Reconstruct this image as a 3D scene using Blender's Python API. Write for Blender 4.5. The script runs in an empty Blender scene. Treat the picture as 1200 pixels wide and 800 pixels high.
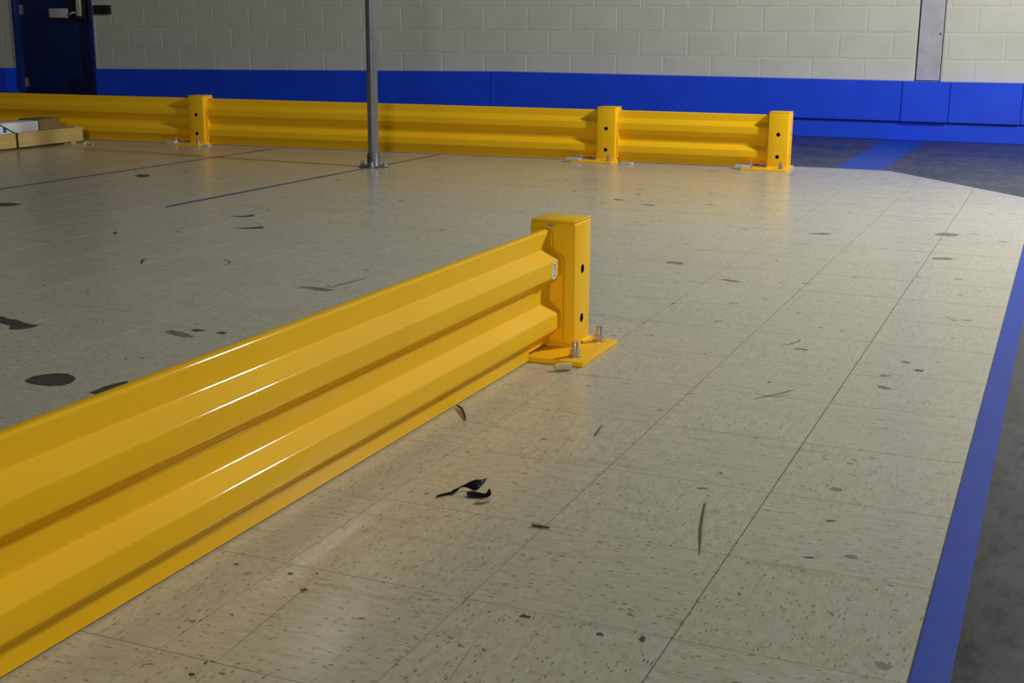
import bpy, bmesh, math, random
from mathutils import Vector, Matrix
random.seed(7)
D = bpy.data
S = bpy.context.scene
COL = S.collection

# ------------------------------------------------------------------ camera
F_PX, PITCH, ROLL, YAW = 1502.227, 0.240808, 0.006119, -0.405678
CAM = Vector((1.03289, -1.23227, 0.79722))
def ray(a, b):
    cr, sr = math.cos(ROLL), math.sin(ROLL)
    a, b = cr*a + sr*b, -sr*a + cr*b
    cp, sp = math.cos(PITCH), math.sin(PITCH)
    y, z, x = cp - sp*b, -sp - cp*b, a
    c, s = math.cos(YAW), math.sin(YAW)
    return Vector((c*x + s*y, -s*x + c*y, z))
fw = ray(0, 0); rt = ray(1, 0) - fw; dn = ray(0, 1) - fw
cam = D.cameras.new('camera'); camo = D.objects.new('camera', cam); COL.objects.link(camo)
M3 = Matrix((rt, -dn, -fw)).transposed()
camo.matrix_world = Matrix.Translation(CAM) @ M3.to_4x4()
cam.sensor_width = 36; cam.lens = F_PX/1200*36; cam.clip_start = 0.02; cam.clip_end = 100
S.camera = camo

# ------------------------------------------------------------------ light
w = D.worlds.new('world'); S.world = w; w.use_nodes = True
w.node_tree.nodes['Background'].inputs[0].default_value = (0.92, 0.95, 1.0, 1)
w.node_tree.nodes['Background'].inputs[1].default_value = 0.03
def lamp(name, loc, power, radius, col=(1, 1, 1)):
    l = D.lights.new(name, 'POINT'); l.energy = power; l.shadow_soft_size = radius; l.color = col
    o = D.objects.new(name, l); COL.objects.link(o); o.location = loc
    return o
lamp('unseen_lamp', (2.5, 5.0, 2.9), 630, .22, (0.98, 0.99, 1.0))
lamp('unseen_lamp', (3.2, -8.0, 3.0), 860, .6, (1.0, 0.98, 0.95))  # added fill behind the camera, brightens the post and far rail fronts
S.view_settings.view_transform = 'Standard'; S.view_settings.look = 'None'
S.view_settings.exposure = 0.3; S.view_settings.gamma = 1.0; S.view_settings.use_curve_mapping = False

# ------------------------------------------------------------------ materials
class NT:
    def __init__(s, name):
        s.m = D.materials.new(name); s.m.use_nodes = True
        s.t = s.m.node_tree; s.n = s.t.nodes; s.l = s.t.links
        s.b = s.n['Principled BSDF']; s.out = s.n['Material Output']
    def add(s, typ, **kw):
        n = s.n.new(typ)
        for k, v in kw.items(): setattr(n, k, v)
        return n
    def math(s, op, a, b=None, clamp=False):
        n = s.add('ShaderNodeMath', operation=op); n.use_clamp = clamp
        for i, v in enumerate((a, b)):
            if v is None: continue
            if isinstance(v, (int, float)): n.inputs[i].default_value = v
            else: s.l.new(v, n.inputs[i])
        return n.outputs[0]
    def mix(s, fac, a, b):
        n = s.add('ShaderNodeMix', data_type='RGBA')
        for i, v in ((0, fac), (6, a), (7, b)):
            if isinstance(v, (int, float)): n.inputs[i].default_value = v
            elif isinstance(v, tuple): n.inputs[i].default_value = v if len(v) == 4 else (*v, 1)
            else: s.l.new(v, n.inputs[i])
        return n.outputs[2]
    def pos(s): return s.add('ShaderNodeNewGeometry').outputs['Position']
    def mapv(s, v, sc=(1, 1, 1), rot=(0, 0, 0), loc=(0, 0, 0)):
        n = s.add('ShaderNodeMapping'); s.l.new(v, n.inputs[0])
        n.inputs['Scale'].default_value = sc; n.inputs['Rotation'].default_value = rot; n.inputs['Location'].default_value = loc
        return n.outputs[0]
    def noise(s, v, scale, detail=3, rough=.55):
        n = s.add('ShaderNodeTexNoise'); s.l.new(v, n.inputs['Vector'])
        n.inputs['Scale'].default_value = scale; n.inputs['Detail'].default_value = detail; n.inputs['Roughness'].default_value = rough
        return n.outputs[0]
    def ramp(s, v, lo, hi):
        n = s.add('ShaderNodeMapRange'); s.l.new(v, n.inputs[0])
        n.inputs[1].default_value = lo; n.inputs[2].default_value = hi; n.clamp = True
        return n.outputs[0]
    def bump(s, h, strength=.2, dist=.001):
        n = s.add('ShaderNodeBump'); s.l.new(h, n.inputs['Height'])
        n.inputs['Strength'].default_value = strength; n.inputs['Distance'].default_value = dist
        s.l.new(n.outputs[0], s.b.inputs['Normal'])
    def set(s, col=None, rough=None, metal=None, spec=None, coat=None):
        for k, v in (('Base Color', col), ('Roughness', rough), ('Metallic', metal), ('Specular IOR Level', spec), ('Coat Weight', coat)):
            if v is None: continue
            i = s.b.inputs[k]
            if isinstance(v, tuple): i.default_value = (*v, 1)
            elif isinstance(v, (int, float)): i.default_value = v
            else: s.l.new(v, i)
        return s.m

def simple(name, col, rough=.5, metal=0, var=.12, nscale=30, bump=0, bscale=200, bdist=.0005):
    t = NT(name); p = t.pos()
    n = t.noise(p, nscale, 4)
    dark = tuple(c*(1-var) for c in col); lite = tuple(min(1, c*(1+var)) for c in col)
    t.set(t.mix(t.ramp(n, .3, .7), dark, lite), rough, metal)
    if bump: t.bump(t.noise(p, bscale, 2), bump, bdist)
    return t.m

T = 0.3048
def tile_material():
    t = NT('vinyl_tile'); p = t.pos()
    sep = t.add('ShaderNodeSeparateXYZ'); t.l.new(p, sep.inputs[0])
    fx = t.math('FLOOR', t.math('DIVIDE', sep.outputs[0], T)); fy = t.math('FLOOR', t.math('DIVIDE', sep.outputs[1], T))
    par = t.math('GREATER_THAN', t.math('PINGPONG', t.math('ADD', fx, fy), 1), .5)
    cmb = t.add('ShaderNodeCombineXYZ'); t.l.new(fx, cmb.inputs[0]); t.l.new(fy, cmb.inputs[1])
    wn = t.add('ShaderNodeTexWhiteNoise', noise_dimensions='3D'); t.l.new(cmb.outputs[0], wn.inputs['Vector'])
    tone = wn.outputs['Value']
    # grain direction alternates from tile to tile
    def oriented(lx, ly, off):
        a = t.mapv(p, (lx, ly, 1), loc=(off, off*2, 0)); b = t.mapv(p, (ly, lx, 1), loc=(off*3, off, 0))
        n = t.add('ShaderNodeMix', data_type='VECTOR'); t.l.new(par, n.inputs[0]); t.l.new(a, n.inputs[4]); t.l.new(b, n.inputs[5])
        return n.outputs[1]
    def flecks(lx, ly, off, thr, dens):
        v = t.add('ShaderNodeTexVoronoi'); v.inputs['Scale'].default_value = 1
        t.l.new(oriented(lx, ly, off), v.inputs['Vector'])
        sp = t.add('ShaderNodeSeparateColor'); t.l.new(v.outputs['Color'], sp.inputs[0])
        sel = t.math('GREATER_THAN', sp.outputs[0], 1-dens)
        d = t.math('SUBTRACT', 1, t.ramp(v.outputs['Distance'], thr*.6, thr))
        return t.math('MULTIPLY', t.math('MULTIPLY', sel, d), t.math('ADD', .35, t.math('MULTIPLY', sp.outputs[1], .65)))
    f1 = flecks(55, 170, 1.3, .32, .36); f2 = flecks(62, 190, 5.1, .38, .55); f3 = flecks(66, 150, 9.7, .25, .13)
    streak = t.noise(oriented(22, 75, 3.3), 1, 4, .6)
    big = t.noise(p, 2.2, 4, .6)
    col = t.mix(t.ramp(streak, .35, .65), (.465, .432, .310), (.56, .536, .425))
    col = t.mix(t.math('MULTIPLY', t.ramp(big, .35, .75), .45), col, (.43, .40, .30))
    col = t.mix(t.math('MULTIPLY', tone, .16), col, (.44, .40, .29))
    col = t.mix(t.math('MULTIPLY', f2, .75), col, (.37, .30, .15))
    col = t.mix(t.math('MULTIPLY', f1, .85), col, (.13, .105, .055))
    col = t.mix(t.math('MULTIPLY', f3, .95), col, (.06, .05, .035))
    # scuffs dragged across the floor
    sc = t.noise(t.mapv(p, (2.2, 26, 1), rot=(0, 0, .12)), 1, 5, .7)
    col = t.mix(t.math('MULTIPLY', t.ramp(sc, .58, .76), .55), col, (.22, .19, .13))
    sc2 = t.noise(t.mapv(p, (9, 55, 1), rot=(0, 0, -.28), loc=(4, 7, 0)), 1, 5, .72)
    col = t.mix(t.math('MULTIPLY', t.ramp(sc2, .63, .74), .60), col, (.15, .13, .085))
    gr = t.noise(t.mapv(p, (30, 12, 1), rot=(0, 0, .5)), 1, 6, .75)
    col = t.mix(t.math('MULTIPLY', t.ramp(gr, .60, .80), .45), col, (.25, .21, .13))
    r = t.math('ADD', .14, t.math('MULTIPLY', t.noise(p, 9, 4), .18))
    t.set(col, r, 0, .5)
    t.bump(t.noise(p, 30, 3), .05, .001)
    return t.m
M = {}
M['tile'] = tile_material()
M['joint'] = simple('tile_joint_dirt', (.05, .04, .026), .9)
def yellow_material():
    t = NT('yellow_powder_coat'); p = t.pos()
    n = t.noise(p, 3.5, 4)
    col = t.mix(t.ramp(n, .3, .7), (.92, .51, .010), (.95, .55, .012))
    ch = t.noise(p, 38, 5, .65)
    col = t.mix(t.math('MULTIPLY', t.ramp(ch, .74, .80), .5), col, (.42, .22, .02))
    t.set(col, .5, 0, .5, .24)
    t.b.inputs['IOR'].default_value = 1.13
    t.b.inputs['Coat Roughness'].default_value = .07
    t.bump(t.noise(p, 420, 2), .06, .0006)
    return t.m
M['yellow'] = yellow_material()
M['hole'] = simple('hole_dark', (.012, .008, .004), .9)
M['zinc'] = simple('zinc_bolt', (.55, .55, .53), .32, .9)
M['shim'] = simple('galvanised_shim', (.62, .62, .58), .45, .3)
M['vent'] = simple('vent_plug_steel', (.42, .40, .22), .4, .4)
M['pole'] = simple('grey_pole_paint', (.19, .19, .205), .32, .35, .1, 12)
M['pole_base'] = simple('grey_iron', (.13, .13, .135), .45, .5)
def block_material():
    t = NT('painted_block'); p = t.pos()
    n = t.noise(p, 5, 4); oi = t.add('ShaderNodeObjectInfo')
    col = t.mix(t.ramp(n, .3, .7), (.58, .57, .47), (.64, .63, .53))
    col = t.mix(t.math('MULTIPLY', oi.outputs['Random'], .22), col, (.54, .53, .43))
    t.set(col, .55, 0, .35)
    t.bump(t.noise(p, 130, 4, .7), .5, .002)
    return t.m
M['block'] = block_material()
M['mortar'] = simple('painted_mortar', (.60, .59, .49), .6, 0, .06, 8, .3, 150, .001)
def blue_wall():
    t = NT('blue_wall_paint'); p = t.pos()
    n = t.noise(p, 4, 5)
    t.set(t.mix(t.ramp(n, .3, .7), (.009, .062, .74), (.012, .075, .82)), .38, 0, .4)
    t.bump(t.noise(p, 60, 3), .15, .001)
    return t.m
M['blue'] = blue_wall()
M['navy'] = simple('navy_door_paint', (.008, .018, .10), .42, 0, .12, 4)
M['blueframe'] = simple('blue_frame_paint', (.008, .026, .17), .4, 0, .1, 6)
M['steel'] = simple('column_steel', (.47, .45, .49), .5, .2, .12, 9, .2, 60, .001)
M['chrome'] = simple('satin_metal', (.80, .78, .70), .3, .45, .1)
M['hinge'] = simple('dull_hinge', (.22, .20, .19), .45, .4, .1)
M['black'] = simple('black_plastic', (.012, .012, .012), .45)
M['tape_black'] = simple('black_tape', (.006, .006, .007), .42, 0, .3, 120)
M['tape_black'].node_tree.nodes['Principled BSDF'].inputs['Specular IOR Level'].default_value = .25
def aisle_material():
    t = NT('aisle_floor_paint'); p = t.pos()
    n = t.noise(p, 3.2, 6, .65); s = t.noise(t.mapv(p, (9, 1.0, 1)), 1.6, 5, .65); s2 = t.noise(t.mapv(p, (.8, 14, 1)), 1.2, 5, .6)
    col = t.mix(t.ramp(n, .3, .72), (.022, .027, .029), (.085, .092, .090))
    col = t.mix(t.math('MULTIPLY', t.ramp(s, .55, .75), .5), col, (.13, .135, .125))
    col = t.mix(t.math('MULTIPLY', t.ramp(s2, .55, .8), .4), col, (.10, .105, .105))
    col = t.mix(t.math('MULTIPLY', t.ramp(t.noise(t.mapv(p, (1, .45, 1)), 26, 6, .75), .48, .62), .8), col, (.010, .012, .012))
    t.set(col, t.math('ADD', .20, t.math('MULTIPLY', n, .25)), 0, .5)
    t.b.inputs['IOR'].default_value = 1.27
    t.bump(t.noise(p, 40, 4), .06, .001)
    return t.m
M['aisle'] = aisle_material()
def tape_material(name, base, worn, amount):
    t = NT(name); p = t.pos()
    n = t.noise(p, 7, 6, .7)
    t.set(t.mix(t.math('MULTIPLY', t.ramp(n, .45, .75), amount), base, worn), .42, 0, .5)
    t.b.inputs['IOR'].default_value = 1.25
    return t.m
M['tape_blue'] = tape_material('blue_floor_tape', (.008, .048, .40), (.03, .085, .32), .5)
M['stripe_blue'] = tape_material('blue_floor_paint', (.008, .05, .42), (.04, .09, .30), .5)
M['line_blue'] = tape_material('worn_blue_line', (.022, .045, .17), (.10, .11, .14), .8)
M['stain'] = simple('floor_stain', (.060, .054, .044), .45, 0, .35, 40)
M['scuff'] = simple('floor_scuff', (.18, .155, .105), .5, 0, .35, 60)
M['scratch'] = simple('floor_scratch', (.24, .205, .13), .5, 0, .2, 60)
def wood_material(name, a, b):
    t = NT(name); p = t.pos()
    g = t.noise(t.mapv(p, (60, 3, 60)), 1, 5, .6)
    t.set(t.mix(t.ramp(g, .3, .7), a, b), .65)
    return t.m
M['wood'] = wood_material('pine_board', (.50, .34, .10), (.62, .45, .16))
M['twig'] = wood_material('dry_twig', (.15, .125, .04), (.23, .19, .065))
M['chip'] = wood_material('wood_chip', (.62, .54, .34), (.72, .64, .44))
M['plug'] = wood_material('weathered_plug', (.58, .50, .30), (.70, .62, .40))
M['bark'] = simple('dark_debris', (.03, .018, .010), .6)
M['carton_white'] = simple('white_carton', (.88, .90, .92), .5, 0, .03)
M['carton_brown'] = simple('brown_carton', (.22, .15, .055), .7, 0, .15, 10)
M['label'] = simple('white_label', (.72, .72, .62), .4, 0, .04)
M['ink'] = simple('label_ink', (.05, .06, .04), .5)
M['carton_blue'] = simple('carton_blue_print', (.03, .10, .45), .5)
M['frame_edge'] = simple('door_frame_edge', (.40, .37, .48), .5)

# ------------------------------------------------------------------ helpers
def tag(o, label=None, cat=None, group=None, kind=None):
    if label: o['label'] = label
    if cat: o['category'] = cat
    if group: o['group'] = group
    if kind: o['kind'] = kind
    return o
def empty(name, loc=(0, 0, 0), rz=0):
    o = D.objects.new(name, None); COL.objects.link(o); o.location = loc; o.rotation_euler = (0, 0, rz); o.empty_display_size = .1
    return o
def link(name, me, mat=None, parent=None, loc=(0, 0, 0), rot=(0, 0, 0)):
    if mat is not None and not me.materials: me.materials.append(mat)
    o = D.objects.new(name, me); COL.objects.link(o); o.parent = parent; o.location = loc; o.rotation_euler = rot
    return o
def to_mesh(bm, name, smooth=None):
    bmesh.ops.recalc_face_normals(bm, faces=bm.faces)
    me = D.meshes.new(name); bm.to_mesh(me); bm.free()
    if smooth is not None:
        me.shade_smooth(); me.set_sharp_from_angle(angle=math.radians(smooth))
    return me
def add_box(bm, x0, x1, y0, y1, z0, z1, bev=0, seg=2):
    vs = [bm.verts.new((x, y, z)) for z in (z0, z1) for y in (y0, y1) for x in (x0, x1)]
    fs = [bm.faces.new([vs[i] for i in f]) for f in ((0, 2, 3, 1), (4, 5, 7, 6), (0, 1, 5, 4), (2, 6, 7, 3), (0, 4, 6, 2), (1, 3, 7, 5))]
    if bev:
        es = {e for f in fs for e in f.edges}
        bmesh.ops.bevel(bm, geom=list(es), offset=bev, segments=seg, affect='EDGES', profile=.5)
    return bm
def box(name, x0, x1, y0, y1, z0, z1, mat, parent=None, bev=0, seg=2, loc=(0, 0, 0), rot=(0, 0, 0)):
    bm = bmesh.new(); add_box(bm, x0, x1, y0, y1, z0, z1, bev, seg)
    return link(name, to_mesh(bm, name, 40 if bev else None), mat, parent, loc, rot)
def add_cyl(bm, c, r0, r1, h, seg=20, axis='Z', cap=True):
    rings = []
    for z, r in ((0, r0), (h, r1)):
        ring = []
        for i in range(seg):
            a = 2*math.pi*i/seg; u, v = r*math.cos(a), r*math.sin(a)
            p = {'Z': (u, v, z), 'Y': (u, z, v), 'X': (z, u, v)}[axis]
            ring.append(bm.verts.new((p[0]+c[0], p[1]+c[1], p[2]+c[2])))
        rings.append(ring)
    for i in range(seg):
        bm.faces.new((rings[0][i], rings[0][(i+1) % seg], rings[1][(i+1) % seg], rings[1][i]))
    if cap: bm.faces.new(rings[0]); bm.faces.new(rings[1])
    return bm
def add_lathe(bm, prof, c=(0, 0, 0), seg=28):
    rings = []
    for r, z in prof:
        rings.append([bm.verts.new((c[0]+r*math.cos(2*math.pi*i/seg), c[1]+r*math.sin(2*math.pi*i/seg), c[2]+z)) for i in range(seg)])
    for a, b in zip(rings, rings[1:]):
        for i in range(seg): bm.faces.new((a[i], a[(i+1) % seg], b[(i+1) % seg], b[i]))
    bm.faces.new(rings[0]); bm.faces.new(rings[-1])
    return bm
def add_tube(bm, pts, radii, seg=8):
    rings = []
    for i, p in enumerate(pts):
        p = Vector(p); a = Vector(pts[max(0, i-1)]); b = Vector(pts[min(len(pts)-1, i+1)])
        d = (b-a).normalized(); u = d.cross(Vector((0, 0, 1)))
        u = u.normalized() if u.length > 1e-5 else Vector((1, 0, 0)); v = u.cross(d)
        rings.append([bm.verts.new(p + radii[i]*(u*math.cos(2*math.pi*k/seg) + v*math.sin(2*math.pi*k/seg))) for k in range(seg)])
    for a, b in zip(rings, rings[1:]):
        for i in range(seg): bm.faces.new((a[i], a[(i+1) % seg], b[(i+1) % seg], b[i]))
    bm.faces.new(rings[0]); bm.faces.new(rings[-1])
    return bm
def add_prism(bm, poly, z0, z1):
    a = [bm.verts.new((x, y, z0)) for x, y in poly]; b = [bm.verts.new((x, y, z1)) for x, y in poly]
    bm.faces.new(a[::-1]); bm.faces.new(b); n = len(poly)
    for i in range(n): bm.faces.new((a[i], a[(i+1) % n], b[(i+1) % n], b[i]))
    return bm
def clip(poly, px, py, nx, ny):      # keep the side where (p-P).n <= 0
    out = []
    for i, a in enumerate(poly):
        b = poly[(i+1) % len(poly)]
        da = (a[0]-px)*nx + (a[1]-py)*ny; db = (b[0]-px)*nx + (b[1]-py)*ny
        if da <= 0: out.append(a)
        if (da < 0 < db) or (db < 0 < da):
            t = da/(da-db); out.append((a[0]+t*(b[0]-a[0]), a[1]+t*(b[1]-a[1])))
    return out
def boolean_cut(me, cutter, name):
    a = D.objects.new('tmp_a', me); b = D.objects.new('tmp_b', cutter)
    COL.objects.link(a); COL.objects.link(b)
    md = a.modifiers.new('b', 'BOOLEAN'); md.object = b; md.operation = 'DIFFERENCE'; md.solver = 'EXACT'; md.material_mode = 'TRANSFER'
    bpy.context.view_layer.update()
    dg = bpy.context.evaluated_depsgraph_get()
    res = D.meshes.new_from_object(a.evaluated_get(dg)); res.name = name
    D.objects.remove(a); D.objects.remove(b)
    return res
def project(p):
    d = Vector(p) - CAM; z = d.dot(fw)
    return (600 + F_PX*d.dot(rt)/z, 400 + F_PX*d.dot(dn)/z, z) if z > .05 else None

# ------------------------------------------------------------------ floor
EDGE_X, END_Y = 3*T, 6.46           # right and far edge of the tiled area, with one cut corner
CUT_A, CUT_B = (0.10, 6.46), (EDGE_X, 5.44)
cdx, cdy = CUT_B[0]-CUT_A[0], CUT_B[1]-CUT_A[1]
cn = (-cdy, cdx); ln = math.hypot(*cn); cn = (cn[0]/ln, cn[1]/ln)
if cn[0] < 0: cn = (-cn[0], -cn[1])
aisle = box('floor_aisle', -12, 5, -4, 8.75, -.10, -.004, M['aisle']); tag(aisle, 'dark worn grey blue painted aisle floor beyond the tiles', 'floor', kind='structure')
bm = bmesh.new()
add_prism(bm, [(-10, -3.5), (EDGE_X-.0006, -3.5), (EDGE_X-.0006, CUT_B[1]-.001), (CUT_A[0]-.0006, END_Y-.0008), (-10, END_Y-.0008)], -.0042, -.0028)
floor = link('floor', to_mesh(bm, 'floor'), M['joint']); tag(floor, 'cream speckled vinyl tile floor with dirty joints', 'floor', kind='structure')
GX, GY = .0011, .0012
def tile_poly(i, j):
    x0, x1, y0, y1 = i*T+GX, (i+1)*T-GX, j*T+GY, (j+1)*T-GY
    poly = [(x0, y0), (x1, y0), (x1, y1), (x0, y1)]
    full = True
    q = clip(poly, 0, END_Y, 0, 1)
    if q: q = clip(q, CUT_A[0], CUT_A[1], *cn)
    full = len(q) == 4 and all(abs(a[0]-b[0])+abs(a[1]-b[1]) < 1e-9 for a, b in zip(q, poly))
    return q, full
cand = []
for i in range(-32, 3):
    for j in range(-11, 22):
        q, full = tile_poly(i, j)
        if len(q) < 3: continue
        pts = [project((x, y, 0)) for x, y in q]
        vis = 0
        if all(pts) and max(p[0] for p in pts) > 0 and min(p[0] for p in pts) < 1200 and min(p[1] for p in pts) < 800:
            cx = [(min(max(p[0], 0), 1200), min(max(p[1], 0), 800)) for p in pts]
            vis = abs(sum(cx[k][0]*cx[(k+1) % len(cx)][1] - cx[(k+1) % len(cx)][0]*cx[k][1] for k in range(len(cx))))/2
        cand.append((vis, i, j, q, full))
cand.sort(key=lambda c: -c[0])
bm = bmesh.new(); add_prism(bm, [(GX-T/2, GY-T/2), (T/2-GX, GY-T/2), (T/2-GX, T/2-GY), (GX-T/2, T/2-GY)], -.0028, 0)
tile_me = to_mesh(bm, 'tile'); tile_me.materials.append(M['tile'])
rest = bmesh.new()
for k, (vis, i, j, q, full) in enumerate(cand):
    if k < 300 and vis > 0:
        h = random.uniform(-.0001, .0001)
        if full:
            link('tile', tile_me, None, floor, ((i+.5)*T, (j+.5)*T, h))
        else:
            bm = bmesh.new(); add_prism(bm, q, -.0028, 0); link('tile', to_mesh(bm, 'tile'), M['tile'], floor)
    else:
        add_prism(rest, q, -.0028, 0)
o = link('tile_field', to_mesh(rest, 'tile_field'), M['tile'], floor); tag(o, kind='stuff')

# ------------------------------------------------------------------ back wall
WY = 8.85; PX, PZ = .3915, .19; X0, ZB = -.24, .577    # a joint of the row that starts at ZB
DOOR = (-8.70, -7.70); COLX = (-.053, .113); WL, WR = -10.2, 2.6
bm = bmesh.new()
add_box(bm, WL, DOOR[0], WY+.002, WY+.2, 0, 3.4)
add_box(bm, DOOR[1], COLX[0]-.012, WY+.002, WY+.2, 0, 3.4)
add_box(bm, COLX[1]+.008, WR, WY+.002, WY+.2, 0, 3.4)
add_box(bm, COLX[0]-.012, COLX[1]+.008, WY+.06, WY+.2, 0, 3.4)
add_box(bm, DOOR[0], DOOR[1], WY+.002, WY+.2, 2.10, 3.4)
wall = link('wall_back', to_mesh(bm, 'wall_back'), M['mortar']); tag(wall, 'cream painted concrete block wall behind the yellow barrier', 'wall', kind='structure')
def block_mesh(L):
    bm = bmesh.new(); hx, hz, g = L/2-.0045, PZ/2-.0045, .005
    a = [bm.verts.new((x, 0, z)) for x, z in ((-hx+g, -hz+g), (hx-g, -hz+g), (hx-g, hz-g), (-hx+g, hz-g))]
    b = [bm.verts.new((x, .0035, z)) for x, z in ((-hx, -hz), (hx, -hz), (hx, hz), (-hx, hz))]
    c = [bm.verts.new((x, .05, z)) for x, z in ((-hx, -hz), (hx, -hz), (hx, hz), (-hx, hz))]
    bm.faces.new(a)
    for p, q in ((a, b), (b, c)):
        for i in range(4): bm.faces.new((p[i], q[i], q[(i+1) % 4], p[(i+1) % 4]))
    me = to_mesh(bm, 'block'); me.materials.append(M['block']); return me
full_block = block_mesh(PX); nb = 0
for r in range(-1, 7):
    z0 = ZB + r*PZ
    off = 0 if r % 2 == 0 else PX/2
    k0 = math.floor((WL-X0-off)/PX)
    for k in range(k0, k0+40):
        x0 = X0+off+k*PX; spans = [(max(x0, WL), min(x0+PX, WR))]
        for (a, b) in ((DOOR[0], DOOR[1]), (COLX[0]-.012, COLX[1]+.008)):
            if a == DOOR[0] and z0 > 2.05: continue
            ns = []
            for s, e in spans:
                if e <= a or s >= b: ns.append((s, e)); continue
                if s < a: ns.append((s, a))
                if e > b: ns.append((b, e))
            spans = ns
        for s, e in spans:
            if e-s < .03 or nb > 290: continue
            nb += 1
            me = full_block if abs(e-s-PX) < 1e-6 else block_mesh(e-s)
            link('block', me, None, wall, ((s+e)/2, WY, z0+PZ/2))
# blue bumper boards along the wall foot and the blue kick board below them
PF, PB = 8.705, WY-.0005
trim = empty('trim_1', (0, PF, .13)); tag(trim, 'bright blue painted bumper boards running along the block wall', 'trim', kind='structure')
def panel(xa, xb, za, zb, bot=.135, dy=0):
    bm = bmesh.new()
    pts = [(xa+.002, bot), (xb-.002, bot), (xb-.002, zb), (xa+.002, za)]
    a = [bm.verts.new((x, PF+dy, z)) for x, z in pts]; b = [bm.verts.new((x, PB, z)) for x, z in pts]
    bm.faces.new(a); bm.faces.new(b[::-1])
    for i in range(4): bm.faces.new((a[i], b[i], b[(i+1) % 4], a[(i+1) % 4]))
    bmesh.ops.bevel(bm, geom=bm.edges[:], offset=.004, segments=2, affect='EDGES')
    link('bumper_board', to_mesh(bm, 'bumper_board', 40), M['blue'], trim, (0, -PF, -.13))
panel(DOOR[1]+.10, -3.45, .378, .432); panel(-3.45, -.128, .433, .425); panel(-.128, .207, .425, .424, .135, -.012)
panel(.207, .70, .424, .426); panel(.70, 2.5, .426, .426, .135, .01); panel(WL, DOOR[0]-.01, .362, .366)
bb = bmesh.new(); add_box(bb, DOOR[1]+.10, 2.5, 8.735, PB, -.004, .128, .003, 1); add_box(bb, WL, DOOR[0]-.01, 8.735, PB, -.004, .128, .003, 1)
bo = link('baseboard_back', to_mesh(bb, 'baseboard_back', 40), M['blue']); tag(bo, 'blue kick board under the bumper boards at the floor', 'baseboard', kind='structure')

# steel column set in the wall
c = empty('steel_column', (.03, WY, .43)); tag(c, 'bare grey lavender steel column set flush into the block wall', 'column')
bm = bmesh.new(); add_box(bm, COLX[0], COLX[1], -.004, .012, 0, 2.97, .002, 1)
hm = bmesh.new(); add_cyl(hm, (.094, -.05, .333), .009, .009, .1, 14, 'Y')
fm = to_mesh(bm, 'flange'); hm = to_mesh(hm, 'cut'); fm.materials.append(M['steel']); hm.materials.append(M['steel'])
me = boolean_cut(fm, hm, 'flange'); link('flange', me, M['steel'], c, (-.03, 0, 0))
box('web', .025, .035, .012, .058, 0, 2.97, M['steel'], c, loc=(-.03, 0, 0))
box('splice_plate', COLX[0], COLX[1], -.0055, -.004, .0, .072, M['steel'], c, .0005, 1, (-.03, 0, 0))

# door
d = empty('door_1', (-8.2, WY, 0)); tag(d, 'dark navy steel door in a blue frame', 'door', kind='structure')
def dbox(name, x0, x1, y0, y1, z0, z1, mat, bev=0, parent=None):
    p = parent or d
    return box(name, x0, x1, y0, y1, z0, z1, mat, p, bev, 2, (8.2, -WY, 0) if p is d else (0, 0, 0))
bm = bmesh.new()
for (x0, x1) in ((-8.70, -8.655), (-7.745, -7.70)): add_box(bm, x0, x1, WY-.02, WY+.14, -.004, 2.10, .003, 1)
add_box(bm, -8.655, -7.745, WY-.02, WY+.14, 2.055, 2.10, .003, 1)
link('door_frame', to_mesh(bm, 'door_frame', 40), M['blueframe'], d, (8.2, -WY, 0))
dbox('frame_edge', -7.70, -7.688, WY-.012, WY+.01, .38, 2.10, M['frame_edge'], .002)
leaf = dbox('door_leaf', -8.652, -7.748, WY+.05, WY+.094, .006, 2.052, M['navy'], .002)
for z in (.225, .93, 1.75):
    bm = bmesh.new(); add_cyl(bm, (-8.648, WY+.044, z-.045), .008, .008, .09, 12); add_box(bm, -8.645, -8.615, WY+.046, WY+.051, z-.045, z+.045)
    link('hinge', to_mesh(bm, 'hinge', 40), M['hinge'], d, (8.2, -WY, 0))
# push bar exit device
pb = dbox('push_bar', -8.215, -7.985, WY-.035, WY-.008, .852, .942, M['chrome'], .008)
lc = dbox('latch_case', -7.98, -7.775, WY-.03, WY+.05, .835, 1.06, M['black'], .006)
bm = bmesh.new(); add_box(bm, -7.865, -7.81, WY-.05, WY-.028, .868, 1.045, .008, 2)
link('latch_cover', to_mesh(bm, 'latch_cover', 40), M['chrome'], d, (8.2, -WY, 0))
bm = bmesh.new(); add_tube(bm, [(-7.945, WY-.045, .885), (-7.90, WY-.052, .905), (-7.875, WY-.045, .90)], [.008, .010, .008], 10)
link('thumb_latch', to_mesh(bm, 'thumb_latch', 60), M['chrome'], d, (8.2, -WY, 0))
ap = empty('wall_sensor', (-7.575, WY, .93)); tag(ap, 'small black rectangular box on the block wall beside the navy door', 'sensor')
box('case', -.098, .098, -.032, -.0005, -.043, .043, M['black'], ap, .005); box('case_seam', -.03, -.026, -.0335, -.032, -.038, .038, M['pole_base'], ap)

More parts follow.
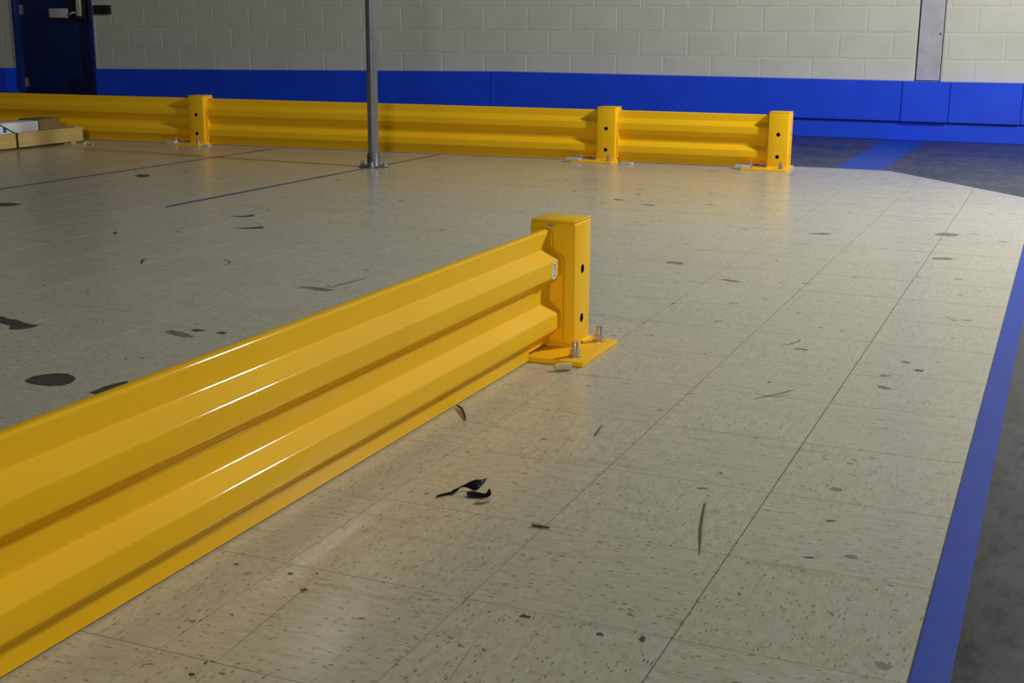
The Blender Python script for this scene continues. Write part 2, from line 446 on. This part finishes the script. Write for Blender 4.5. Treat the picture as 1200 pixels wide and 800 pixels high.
# ------------------------------------------------------------------ yellow guard rail
def fillet(pts, r, n=4):
    out = []
    for i, p in enumerate(pts):
        p = Vector(p)
        if i in (0, len(pts)-1): out.append(p); continue
        a = (Vector(pts[i-1])-p); b = (Vector(pts[i+1])-p); la, lb = a.length, b.length; a /= la; b /= lb
        ang = a.angle(b); tl = min(r/math.tan(ang/2), la*.45, lb*.45)
        q0, q2 = p+a*tl, p+b*tl
        for k in range(n+1):
            t = k/n; out.append(q0*(1-t)**2 + p*2*t*(1-t) + q2*t*t)
    return out
B0, B1 = .0, -.030                 # base plane and rib face (local y, front is -y)
PROF = [(.024, .286), (.022, .3105), (B0, .3105), (B0, .266), (B1, .2385), (B1, .1985), (B0, .172), (B0, .130), (B1, .1035), (B1, .0635), (B0, .037), (B0, .004)]
CL = fillet(PROF, .0085, 6)
def offset_line(pts, t):
    out = []
    for i, p in enumerate(pts):
        a = pts[max(0, i-1)]; b = pts[min(len(pts)-1, i+1)]; dd = (b-a).normalized()
        out.append(p + Vector((-dd.y, dd.x))*t)
    return out
BK = offset_line(CL, -.0045)
if BK[len(BK)//2].x < CL[len(CL)//2].x: BK = offset_line(CL, .0045)
def rail_mesh(xa, xb, notch_a=0, notch_b=0, name='rail_beam'):
    """corrugated beam along local x; the foot is cut away over the base plates"""
    bm = bmesh.new()
    xs = [xa] + ([xa+notch_a] if notch_a else []) + ([xb-notch_b] if notch_b else []) + [xb]
    loop = CL + BK[::-1]
    def ring(x, lift):
        return [bm.verts.new((x, p.x, max(p.y, lift))) for p in loop]
    segs = []
    if notch_a: segs.append((xa, xa+notch_a, .024))
    segs.append((xa+notch_a, xb-notch_b, 0))
    if notch_b: segs.append((xb-notch_b, xb, .024))
    for x0, x1, lift in segs:
        r0, r1 = ring(x0, lift), ring(x1, lift); n = len(loop)
        for i in range(n): bm.faces.new((r0[i], r0[(i+1) % n], r1[(i+1) % n], r1[i]))
        bm.faces.new(r0); bm.faces.new(r1[::-1])
    return to_mesh(bm, name, 50)
PW = .06; PH = .331; PT = .012     # post half width, height, plate thickness
def hex_bolt(parent, x, y, z, h=.038):
    bm = bmesh.new()
    add_lathe(bm, [(.017, 0), (.017, .003)], (x, y, z), 20)
    add_cyl(bm, (x, y, z+.003), .0135, .0135, .013, 6)
    add_cyl(bm, (x, y, z+.016), .0085, .0085, h-.016, 14)
    return link('anchor_bolt', to_mesh(bm, 'anchor_bolt', 40), M['zinc'], parent)
bm = bmesh.new(); add_box(bm, -PW, PW, -PW, PW, PT, PH-.006, .006, 3)
hm = bmesh.new()
for z in (.076, .203):
    add_cyl(hm, (0, -.1, z), .0118, .0118, .2, 18, 'Y')
cut1 = to_mesh(hm, 'cut'); hm = bmesh.new()
for z in (.076, .203):
    add_cyl(hm, (-.1, 0, z), .0085, .0085, .2, 18, 'X')
cut2 = to_mesh(hm, 'cut2')
inner = bmesh.new(); add_box(inner, -PW+.0035, PW-.0035, -PW+.0035, PW-.0035, PT+.004, PH-.012)
outer_me, inner_me = to_mesh(bm, 'post_tube'), to_mesh(inner, 'cut3'); outer_me.materials.append(M['yellow']); inner_me.materials.append(M['hole'])
for c_ in (cut1, cut2): c_.materials.append(M['hole'])
pm = boolean_cut(outer_me, inner_me, 'p0')
pm = boolean_cut(pm, cut1, 'p1'); post_me = boolean_cut(pm, cut2, 'post_tube')
post_me.shade_smooth(); post_me.set_sharp_from_angle(angle=math.radians(35))
bm = bmesh.new(); add_box(bm, -PW+.0004, PW-.0004, -PW+.0004, PW-.0004, PH-.006, PH, .003, 2)
cap_me = to_mesh(bm, 'post_cap', 40); cap_me.materials.append(M['yellow'])
bm = bmesh.new(); add_box(bm, -.197, PW+.004, -.137, .137, .0, PT, .0015, 1)
plate_me = to_mesh(bm, 'base_plate', 40); plate_me.materials.append(M['yellow'])
bm = bmesh.new()
for (xa, ya, xb, yb) in ((-PW, -PW, PW, -PW), (PW, -PW, PW, PW), (PW, PW, -PW, PW), (-PW, PW, -PW, -PW)):
    add_tube(bm, [(xa+(xb-xa)*t, ya+(yb-ya)*t, PT+.001) for t in [i/12 for i in range(13)]], [.0045+.001*random.random() for _ in range(13)], 8)
weld_me = to_mesh(bm, 'weld_bead', 60); weld_me.materials.append(M['yellow'])
def post(loc, rz, label, group='yellow barrier posts'):
    t = empty('guard_rail_post', loc, rz); tag(t, label, 'post', group)
    pl = link('base_plate', plate_me, None, t); link('post_tube', post_me, None, t); link('post_cap', cap_me, None, t); link('weld_bead', weld_me, None, t)
    for (x, y) in ((-.145, -.098), (.030, -.098), (-.145, .098), (.030, .098)): hex_bolt(t, x, y, PT)
    return t
# end plate that carries the beam and is bolted to the post
EP = [(.05, .028), (-.034, .028), (-.034, .238), (-.004, .262), (-.004, .300), (.012, .310), (.05, .310)]
bm = bmesh.new()
a = [bm.verts.new((-.004, y, z)) for y, z in EP]; b = [bm.verts.new((.004, y, z)) for y, z in EP]
bm.faces.new(a); bm.faces.new(b[::-1])
for i in range(len(EP)): bm.faces.new((a[i], b[i], b[(i+1) % len(EP)], a[(i+1) % len(EP)]))
ep_me = to_mesh(bm, 'end_plate'); ep_me.materials.append(M['yellow'])
def side_bolts(parent, x, s):
    for z in (.094, .207):
        bm = bmesh.new(); add_cyl(bm, (x, -.012, z), .011*1, .011, .011*s, 6, 'X'); add_cyl(bm, (x, -.012, z), .006, .006, .03*s, 10, 'X')
        link('side_bolt', to_mesh(bm, 'side_bolt', 40), M['zinc'], parent)
def rail(pa, pb, label, full_a=True, full_b=True, na=.0, nb=.0):
    """rail from post centre pa to post centre pb (2d); origin half way"""
    va, vb = Vector(pa), Vector(pb); L = (vb-va).length; dr = (vb-va)/L
    mid = (va+vb)/2; rz = math.atan2(dr.y, dr.x)
    t = empty('guard_rail', (mid.x, mid.y, 0), rz); tag(t, label, 'guard rail', 'yellow barrier rails')
    xa = -L/2 + (PW+.0105 if full_a else 0); xb = L/2 - (PW+.0105 if full_b else 0)
    link('rail_beam', rail_mesh(xa, xb, na, nb), M['yellow'], t)
    if full_a: link('end_plate', ep_me, None, t, (xa-.0045, 0, 0)); side_bolts(t, xa+.001, 1)
    if full_b: link('end_plate', ep_me, None, t, (xb+.0045, 0, 0)); 
    if full_b: side_bolts(t, xb-.001, -1)
    return t, xa, xb

# near barrier
NP = (-.126, 1.776)
np_ = post((*NP, 0), math.pi/2, 'large yellow steel barrier post standing alone in the middle of the tile floor')
bm = bmesh.new(); add_lathe(bm, [(.0001, 0), (.011, 0), (.011, .0015), (.0001, .0015)], seg=20)
link('vent_plug', to_mesh(bm, 'vent_plug', 40), M['vent'], np_, (-PW-.0003, .004, PH-.0125), (0, -math.pi/2, 0)).scale = (.36, 1, 1)
nr, xa, xb = rail((-.126, -1.36), NP, 'long glossy yellow corrugated guard rail bolted to the lone near post', True, True, .0, .135)
bm = bmesh.new(); cap = []
for k in range(20):
    t_ = 2*math.pi*k/20; cap.append((.0125*max(-1, min(1, 1.5*math.cos(t_))), .0215*max(-1, min(1, 1.15*math.sin(t_)))))
a = [bm.verts.new((x, -.0006, z)) for x, z in cap]; b = [bm.verts.new((x, 0, z)) for x, z in cap]
bm.faces.new(a); bm.faces.new(b[::-1])
for i in range(20): bm.faces.new((a[i], b[i], b[(i+1) % 20], a[(i+1) % 20]))
st = link('label_sticker', to_mesh(bm, 'label_sticker'), M['label'], nr, (xb-.050, B1-.0001, .2165))
for k, (x, z, h, wd) in enumerate(((.001, .014, .003, .008), (.002, .009, .004, .004), (.002, .002, .006, .005), (.003, -.005, .003, .004), (.001, -.013, .005, .007))):
    box('print_mark', x-wd/2, x+wd/2, -.0010, -.0006, z-h/2, z+h/2, M['ink'], st)
# far barrier
FA, FB, FC, FD = (-.505, 6.262), (-1.540, 6.232), (-4.435, 6.085), (-7.60, 5.86)
def ang(a, b): return math.atan2(b[1]-a[1], b[0]-a[0])
pA = post((*FA, 0), ang(FB, FA), 'yellow barrier post ending the far rail beside the blue wall boards')
pB = post((*FB, 0), ang(FB, FA), 'yellow barrier post between the short and the long far rails')
pC = post((*FC, 0), ang(FC, FB), 'yellow barrier post of the far rail beside the wooden crate')
rail(FB, FA, 'short yellow corrugated rail joining the last two far posts', True, True, 0, .14)
rail(FC, FB, 'long yellow corrugated rail passing behind the grey pole', True, True, 0, .14)
rail(FD, FC, 'yellow corrugated rail behind the wooden crate and below the navy door', False, True, 0, .14)
for pp, lst in ((pA, ((-.19, .0, .085),)), (pB, ((-.185, -.02, .09), (.15, -.02, .075))), (pC, ((-.175, -.02, .08), (.12, -.04, .05)))):
    for x, y, wd in lst:
        inside = x < 0
        box('steel_shim', x-wd/2, x+wd/2, y-.115, y-.07, PT+.0002 if inside else 0, PT+.014 if inside else .012, M['shim'], pp, .001, 1)

# ------------------------------------------------------------------ grey pole
p = empty('steel_pole', (-2.657, 5.31, 0)); tag(p, 'slim grey steel pole bolted to the floor before the far rail', 'pole')
bm = bmesh.new(); add_cyl(bm, (0, 0, .01), .031, .031, 3.3, 32); link('pole_tube', to_mesh(bm, 'pole_tube', 40), M['pole'], p)
bm = bmesh.new(); add_lathe(bm, [(.043, .008), (.043, .012), (.038, .020), (.0375, .075), (.035, .082), (.031, .084)], seg=32)
link('collar', to_mesh(bm, 'collar', 40), M['pole_base'], p)
bm = bmesh.new(); add_lathe(bm, [(.085, 0), (.085, .006), (.080, .009), (.04, .010)], seg=40); link('flange', to_mesh(bm, 'flange', 40), M['pole_base'], p)
for k in range(4):
    a = math.radians(20+90*k); hex_bolt(p, .066*math.cos(a), .066*math.sin(a), .008, .03)
bm = bmesh.new(); add_cyl(bm, (.015, -.041, .055), .006, .006, .008, 8, 'Y'); link('set_screw', to_mesh(bm, 'set_screw', 40), M['zinc'], p)

# ------------------------------------------------------------------ floor tape and painted stripes
def strip(name, poly, z, mat, label, cat, th=.0006):
    bm = bmesh.new(); add_prism(bm, poly, z, z+th); o = link(name, to_mesh(bm, name), mat); tag(o, label, cat); return o
strip('floor_tape', [(EDGE_X+.001, -1.6), (EDGE_X+.0485, -1.6), (EDGE_X+.050, 2.6), (EDGE_X+.052, 5.46), (EDGE_X+.001, 5.44)], -.004, M['tape_blue'], 'blue tape strip on the dark floor along the tile edge', 'floor tape')
strip('floor_stripe', [(-.215, 6.462), (.06, 6.462), (.055, 8.73), (-.225, 8.73)], -.004, M['stripe_blue'], 'wide blue painted stripe running from the wall to the tiles', 'floor stripe', .0007)
def wavy(x, y0, y1, wd, n=24):
    L = [(x-wd/2*(.8+.4*random.random()), y0+(y1-y0)*i/n) for i in range(n+1)]; R = [(x+wd/2*(.8+.4*random.random()), y0+(y1-y0)*i/n) for i in range(n+1)]
    L[0] = (x-wd*.1, y0); return L + R[::-1]
strip('floor_tape', wavy(-2.668, 3.42, 5.20, .026), .0002, M['line_blue'], 'thin worn blue line on the tiles leading to the grey pole', 'floor line', .0004)
strip('floor_tape', wavy(-2.655, 5.42, 6.16, .020, 12), .0002, M['line_blue'], 'thin worn blue line on the tiles between pole and far rail', 'floor line', .0004)
strip('floor_tape', wavy(-3.808, 2.6, 6.0, .022), .0002, M['line_blue'], 'thin worn blue line on the tiles in front of the crate', 'floor line', .0004)

# ------------------------------------------------------------------ stains and scuffs on the tiles
def blob(px, mat, name='stain', z=.0003):
    """outline of a stain given by its floor points"""
    bm = bmesh.new(); vs = [bm.verts.new((x, y, z)) for x, y in px]; bm.faces.new(vs)
    return link(name, to_mesh(bm, name), mat, floor)
def ell(cx, cy, a, b, rot=0, n=22, rough=.34):
    out = []
    for i in range(n):
        t = 2*math.pi*i/n; r = 1+random.uniform(-rough, rough)
        x, y = a*r*math.cos(t), b*r*math.sin(t); out.append((cx+x*math.cos(rot)-y*math.sin(rot), cy+x*math.sin(rot)+y*math.cos(rot)))
    return out
def fl(u, v):          # floor point of a mark measured on the photograph
    r = ray((u-600)/F_PX, (v-400)/F_PX); t = -CAM.z/r.z; q = CAM+r*t; return (q.x, q.y)
def outline(uv): return [fl(*q) for q in uv]
blob(outline([(28, 446), (38, 441), (52, 438.5), (68, 437), (80, 438), (87, 441), (89, 444), (83, 449), (72, 452), (58, 452.5), (44, 451), (34, 449)]), M['stain'])
blob(outline([(-6, 370), (4, 371), (12, 374), (19, 374), (28, 378), (38, 380), (47, 381), (38, 383.5), (24, 386), (10, 386), (12, 382), (2, 379), (-6, 377)]), M['stain'])
blob(outline([(104, 460), (112, 457), (122, 453), (135, 449), (150, 446), (150, 452), (130, 460), (112, 462)]), M['stain'])
blob(outline([(-4, 238), (12, 237.5), (27, 239), (14, 241.5), (-4, 242)]), M['stain'])
blob(outline([(157, 206), (164, 204), (174, 204.5), (176, 206.5), (166, 208)]), M['stain'])
blob(outline([(268, 253), (285, 253), (297, 251), (298, 253.5), (285, 254.5)]), M['stain'])
blob(outline([(272, 267), (290, 266.5), (308, 265), (309, 267.5), (290, 268)]), M['stain'])
blob(outline([(132, 273), (136, 271), (138, 273.5), (134, 274.5)]), M['stain'])
for (u, v, a, b, m) in ((725, 234, .022, .02, 'stain'), (792, 308, .035, .02, 'scuff'), (857, 329, .035, .014, 'scuff'), (962, 274, .04, .02, 'scuff'),
        (1110, 275, .045, .04, 'scuff'), (1106, 303, .035, .03, 'scuff'), (938, 409, .016, .008, 'scuff'), (1036, 454, .018, .010, 'scuff'), (1061, 424, .012, .010, 'scuff'),
        (1077, 434, .012, .010, 'stain'), (1036, 440, .010, .010, 'scuff'), (822, 572, .010, .004, 'scuff'), (948, 653, .009, .003, 'stain'), (980, 573, .010, .008, 'scuff'),
        (973, 610, .008, .004, 'stain'), (997, 652, .010, .007, 'scuff'), (615, 722, .008, .004, 'stain'), (703, 743, .006, .005, 'stain'), (753, 749, .004, .009, 'stain'),
        (356, 691, .006, .005, 'stain'), (340, 672, .004, .004, 'stain'), (277, 661, .004, .003, 'stain'), (225, 790, .005, .004, 'stain'), (500, 578, .004, .004, 'scuff'),
        (210, 391, .05, .018, 'scuff'), (232, 387, .022, .012, 'stain'), (260, 390, .016, .012, 'stain'), (370, 338, .06, .02, 'scuff'), (1035, 780, .012, .008, 'scuff'), (760, 240, .03, .02, 'scuff')):
    x, y = fl(u, v); blob(ell(x, y, a, b, random.uniform(-.5, .5)), M[m], 'stain' if m == 'stain' else 'scuff_mark')
def scratch(pts, wd, mat='scratch', name='scratch'):
    P = [Vector(fl(*q)) for q in pts]; L, R = [], []
    for i, q in enumerate(P):
        dd = (P[min(i+1, len(P)-1)]-P[max(i-1, 0)]).normalized(); nrm = Vector((-dd.y, dd.x)); s = wd/2*(1 if 0 < i < len(P)-1 else .3)
        L.append(tuple(q+nrm*s)); R.append(tuple(q-nrm*s))
    blob(L+R[::-1], M[mat], name, .00035)
scratch([(255, 774), (290, 745), (320, 720), (352, 694), (370, 673)], .0010); scratch([(518, 810), (540, 776), (562, 744)], .0010)
scratch([(882, 468), (900, 464), (918, 460), (932, 456)], .006, 'scuff'); scratch([(885, 461), (905, 465), (925, 463)], .004, 'scratch')
scratch([(914, 405), (926, 403), (936, 400), (938, 397)], .005, 'scuff'); scratch([(380, 338), (405, 332), (432, 325)], .012, 'scuff')
scratch([(545, 703), (548, 700), (556, 694)], .002, 'scuff')
scratch([(165, 309), (168, 304), (176, 303)], .014, 'stain'); scratch([(262, 303), (270, 307), (264, 311)], .010, 'scuff')
bm = bmesh.new(); k = 0
while k < 520:
    u, v = random.uniform(0, 1200), 200+600*random.random()**1.5
    x, y = fl(u, v)
    if x > EDGE_X-.03 or y > 6.1 or (-.30 < x < -.03 and y < 1.95): continue
    s = random.choice((.002, .003, .003, .004, .006))*(1+.75*max(0, y-.8)); r = random.uniform(-.5, .5) if random.random() < .75 else random.uniform(0, 3)
    q = ell(x, y, s, s*random.uniform(.18, .5), r, 8, .3); bm.faces.new([bm.verts.new((a, b, .00025)) for a, b in q]); k += 1
o = link('small_scuffs', to_mesh(bm, 'small_scuffs'), M['scuff'], floor); tag(o, kind='stuff')

# ------------------------------------------------------------------ crate with cartons
cr = empty('wooden_crate', (-5.55, 5.0, 0)); tag(cr, 'low open crate of pale pine boards on the floor before the rail', 'crate')
def cb(name, x0, x1, y0, y1, z0, z1, m='wood'): return box(name, x0, x1, y0, y1, z0, z1, M[m], cr, .002, 1, (5.55, -5.0, 0))
cb('side_board', -5.255, -5.232, 4.10, 5.815, .014, .108); cb('side_board', -5.86, -5.837, 4.10, 5.80, .014, .108)
cb('end_board', -5.837, -5.255, 5.770, 5.793, .016, .112); cb('end_board', -5.837, -5.255, 4.10, 4.123, .016, .108)
for y in (4.3, 4.75, 5.2, 5.55): cb('slat', -5.837, -5.255, y, y+.09, .070, .088)
for y in (4.2, 4.95, 5.66): cb('runner', -5.837, -5.262, y, y+.06, 0, .068)
for y in (4.11, 5.70): cb('corner_foot', -5.262, -5.236, y, y+.05, 0, .0138)
wc = empty('white_carton', (-5.47, 4.9, .088)); tag(wc, 'long white carton lying on the slats of the pine crate', 'carton')
box('carton_body', -.085, .085, -.62, .66, 0, .072, M['carton_white'], wc, .004, 2)
box('printed_band', .0852, .0858, .34, .37, .012, .045, M['carton_blue'], wc); box('tape_seam', -.012, .012, -.62, .66, .072, .0728, M['label'], wc)
bc = empty('brown_carton', (-5.47, 5.665, .088)); tag(bc, 'short brown cardboard carton at the end of the white carton', 'carton')
box('carton_body', -.09, .09, -.10, .102, 0.0, .078, M['carton_brown'], bc, .003, 1); box('lid_flap', -.088, .088, -.098, -.002, .078, .081, M['carton_brown'], bc); box('lid_flap', -.088, .088, .002, .10, .078, .081, M['carton_brown'], bc)
bm = bmesh.new(); path = [(-5.2305, .013), (-5.2305, .109), (-5.2545, .110), (-5.383, .162), (-5.386, .1625), (-5.555, .1625), (-5.86, .110)]
for (a, b) in zip(path, path[1:]):
    dz = Vector((b[0]-a[0], b[1]-a[1])).normalized(); nx, nz = -dz.y*.0012, dz.x*.0012
    if a is path[0]: nx, nz = .0012, 0
    q = [(a[0], a[1]), (b[0], b[1]), (b[0]+nx, b[1]+nz), (a[0]+nx, a[1]+nz)]
    f0 = [bm.verts.new((x, 5.19, z)) for x, z in q]; f1 = [bm.verts.new((x, 5.208, z)) for x, z in q]
    bm.faces.new(f0); bm.faces.new(f1[::-1])
    for i in range(4): bm.faces.new((f0[i], f1[i], f1[(i+1) % 4], f0[(i+1) % 4]))
so = link('packing_strap', to_mesh(bm, 'packing_strap'), M['black']); tag(so, 'black strap wrapped over the white carton and crate side', 'strap')

# ------------------------------------------------------------------ litter on the floor
def ribbon(name, pts, widths, mat, parent=None, th=.0012, up=None):
    """a crumpled strip: points along its middle, and for each point the vector across it"""
    bm = bmesh.new(); A = []
    for q, wv in zip(pts, widths):
        q = Vector(q); wv = Vector(wv); A.append((q-wv, q+wv))
    rows = []
    for i, (l, r) in enumerate(A):
        dd = Vector(pts[min(i+1, len(pts)-1)])-Vector(pts[max(i-1, 0)]); n = dd.cross(r-l).normalized()*th/2
        rows.append([bm.verts.new(v) for v in (l-n, r-n, r+n, l+n)])
    for a, b in zip(rows, rows[1:]):
        for i in range(4): bm.faces.new((a[i], a[(i+1) % 4], b[(i+1) % 4], b[i]))
    bm.faces.new(rows[0]); bm.faces.new(rows[-1][::-1])
    return link(name, to_mesh(bm, name, 60), mat, parent)
def lift(u, v, h):     # point at height h over the floor on the line of sight of a photo mark
    r = ray((u-600)/F_PX, (v-400)/F_PX); t = (h-CAM.z)/r.z; return CAM+r*t
def sheet(name, uvh, mat, parent, th=.0009):
    """crumpled piece of tape: outline points with their height above the floor"""
    P = [lift(*q)-parent.location for q in uvh]; bm = bmesh.new()
    a = [bm.verts.new(q+Vector((0, 0, th))) for q in P]; b = [bm.verts.new(q) for q in P]; n = len(P)
    bm.faces.new(a); bm.faces.new(b[::-1])
    for i in range(n): bm.faces.new((a[i], b[i], b[(i+1) % n], a[(i+1) % n]))
    bmesh.ops.triangulate(bm, faces=bm.faces[:])
    return link(name, to_mesh(bm, name), mat, parent)
tp = empty('tape_scrap', (*fl(545, 575), 0)); tag(tp, 'crumpled scrap of black tape with a long pointed tail', 'tape scrap')
sheet('tape_strip', [(511, 583, .001), (511.5, 580.5, .003), (519, 578.5, .003), (528, 576.5, .004), (532, 573.5, .006), (536.5, 572, .008), (541, 569.5, .010), (536.5, 575, .003), (531, 579.5, .001), (525, 580, .001)], M['tape_black'], tp)
sheet('tape_fold', [(536.5, 572, .008), (545, 567.5, .013), (553, 563.5, .014), (559, 562, .015), (563, 562.3, .015), (567.5, 561.5, .014), (570.5, 560, .014), (569, 564, .010), (565, 568.5, .007), (560.5, 573.5, .003), (556, 574.5, .002), (552.5, 573.5, .002), (548, 571.5, .005), (543.5, 570.5, .008)], M['tape_black'], tp)
tp2 = empty('tape_scrap', (*fl(560, 580), 0)); tag(tp2, 'short black tape curl with an upturned end beside the larger scrap', 'tape scrap')
sheet('tape_curl', [(546.5, 577, .004), (553, 575.8, .006), (560, 577, .006), (567, 578.5, .006), (570.5, 577.5, .008), (575, 580.5, .001), (572, 582, .001), (565, 583.3, .001), (556, 583.5, .001), (548, 583, .001)], M['tape_black'], tp2)
sheet('curled_end', [(570.5, 577.5, .008), (571.5, 574.5, .013), (573.3, 572.5, .016), (575.3, 575.5, .011), (575.6, 578.5, .005), (575, 580.5, .001)], M['tape_black'], tp2)
def stick(name, pts, radii, mat, label, cat, seg=8):
    P = [(*fl(u, v), h) for u, v, h in pts]; bm = bmesh.new(); add_tube(bm, P, radii, seg)
    return tag(link(name, to_mesh(bm, name, 60), M[mat]), label, cat)
stick('twig', [(827, 590, .0022), (824.5, 605, .0024), (822, 622, .0024), (821.5, 636, .002), (820, 650, .0012)], [.0018, .0022, .0024, .0018, .0006], 'twig', 'thin dry brown twig lying on the open tiles', 'twig')
stick('bark_strip', [(536, 477, .004), (541, 481, .005), (544, 487, .004), (546, 493, .002)], [.0022, .003, .0028, .0012], 'bark', 'curved dark brown splinter poking out under the long near rail', 'splinter')
stick('splinter', [(706, 498, .0016), (702, 504, .002), (697, 511, .0012)], [.0006, .0022, .001], 'bark', 'short dark splinter on the tiles near the lone post', 'splinter')
nl = empty('nail', (0, 0, 0)); nl.location = (*fl(633, 618), 0); tag(nl, 'small dark nail with a bright head lying on a tile joint', 'nail')
A, B = Vector((*fl(625, 616.5), .002))-nl.location, Vector((*fl(644, 619.5), .002))-nl.location
bm = bmesh.new(); add_tube(bm, [A, (A+B)/2, B], [.0018, .0018, .0014], 8); link('shank', to_mesh(bm, 'shank', 60), M['bark'], nl)
H = A-(B-A).normalized()*.003; bm = bmesh.new(); add_tube(bm, [H, A], [.0028, .0028], 12); link('head', to_mesh(bm, 'head', 40), M['zinc'], nl)
stick('straw', [(555, 591, .001), (560, 590, .002), (563, 590.5, .0016), (574, 588.5, .001)], [.0012, .0016, .002, .0006], 'twig', 'tiny brown straw beside the crumpled black tape', 'straw')
q0, q1 = fl(650.5, 434.5), fl(669, 433.5)
wp = empty('wood_plug', ((q0[0]+q1[0])/2, (q0[1]+q1[1])/2, 0), math.atan2(q1[1]-q0[1], q1[0]-q0[0])); tag(wp, 'stubby pale wood plug lying against the base plate of the lone post', 'plug')
bm = bmesh.new(); add_tube(bm, [(-.021, 0, .0085), (-.010, .001, .009), (.006, .0005, .0095), (.019, 0, .0100)], [.0068, .0084, .0088, .0092], 12); link('plug_body', to_mesh(bm, 'plug_body', 50), M['plug'], wp)
bm = bmesh.new(); add_tube(bm, [(.019, 0, .0100), (.0205, 0, .0100)], [.0088, .0078], 12); link('cut_end', to_mesh(bm, 'cut_end', 50), M['chip'], wp)
stick('wood_shaving', [(98, 169.5, .004), (103, 168.8, .010), (109, 170, .004)], [.006, .010, .004], 'chip', 'pale wood shaving on the floor at the crate corner', 'shaving')
bpy.context.view_layer.update()
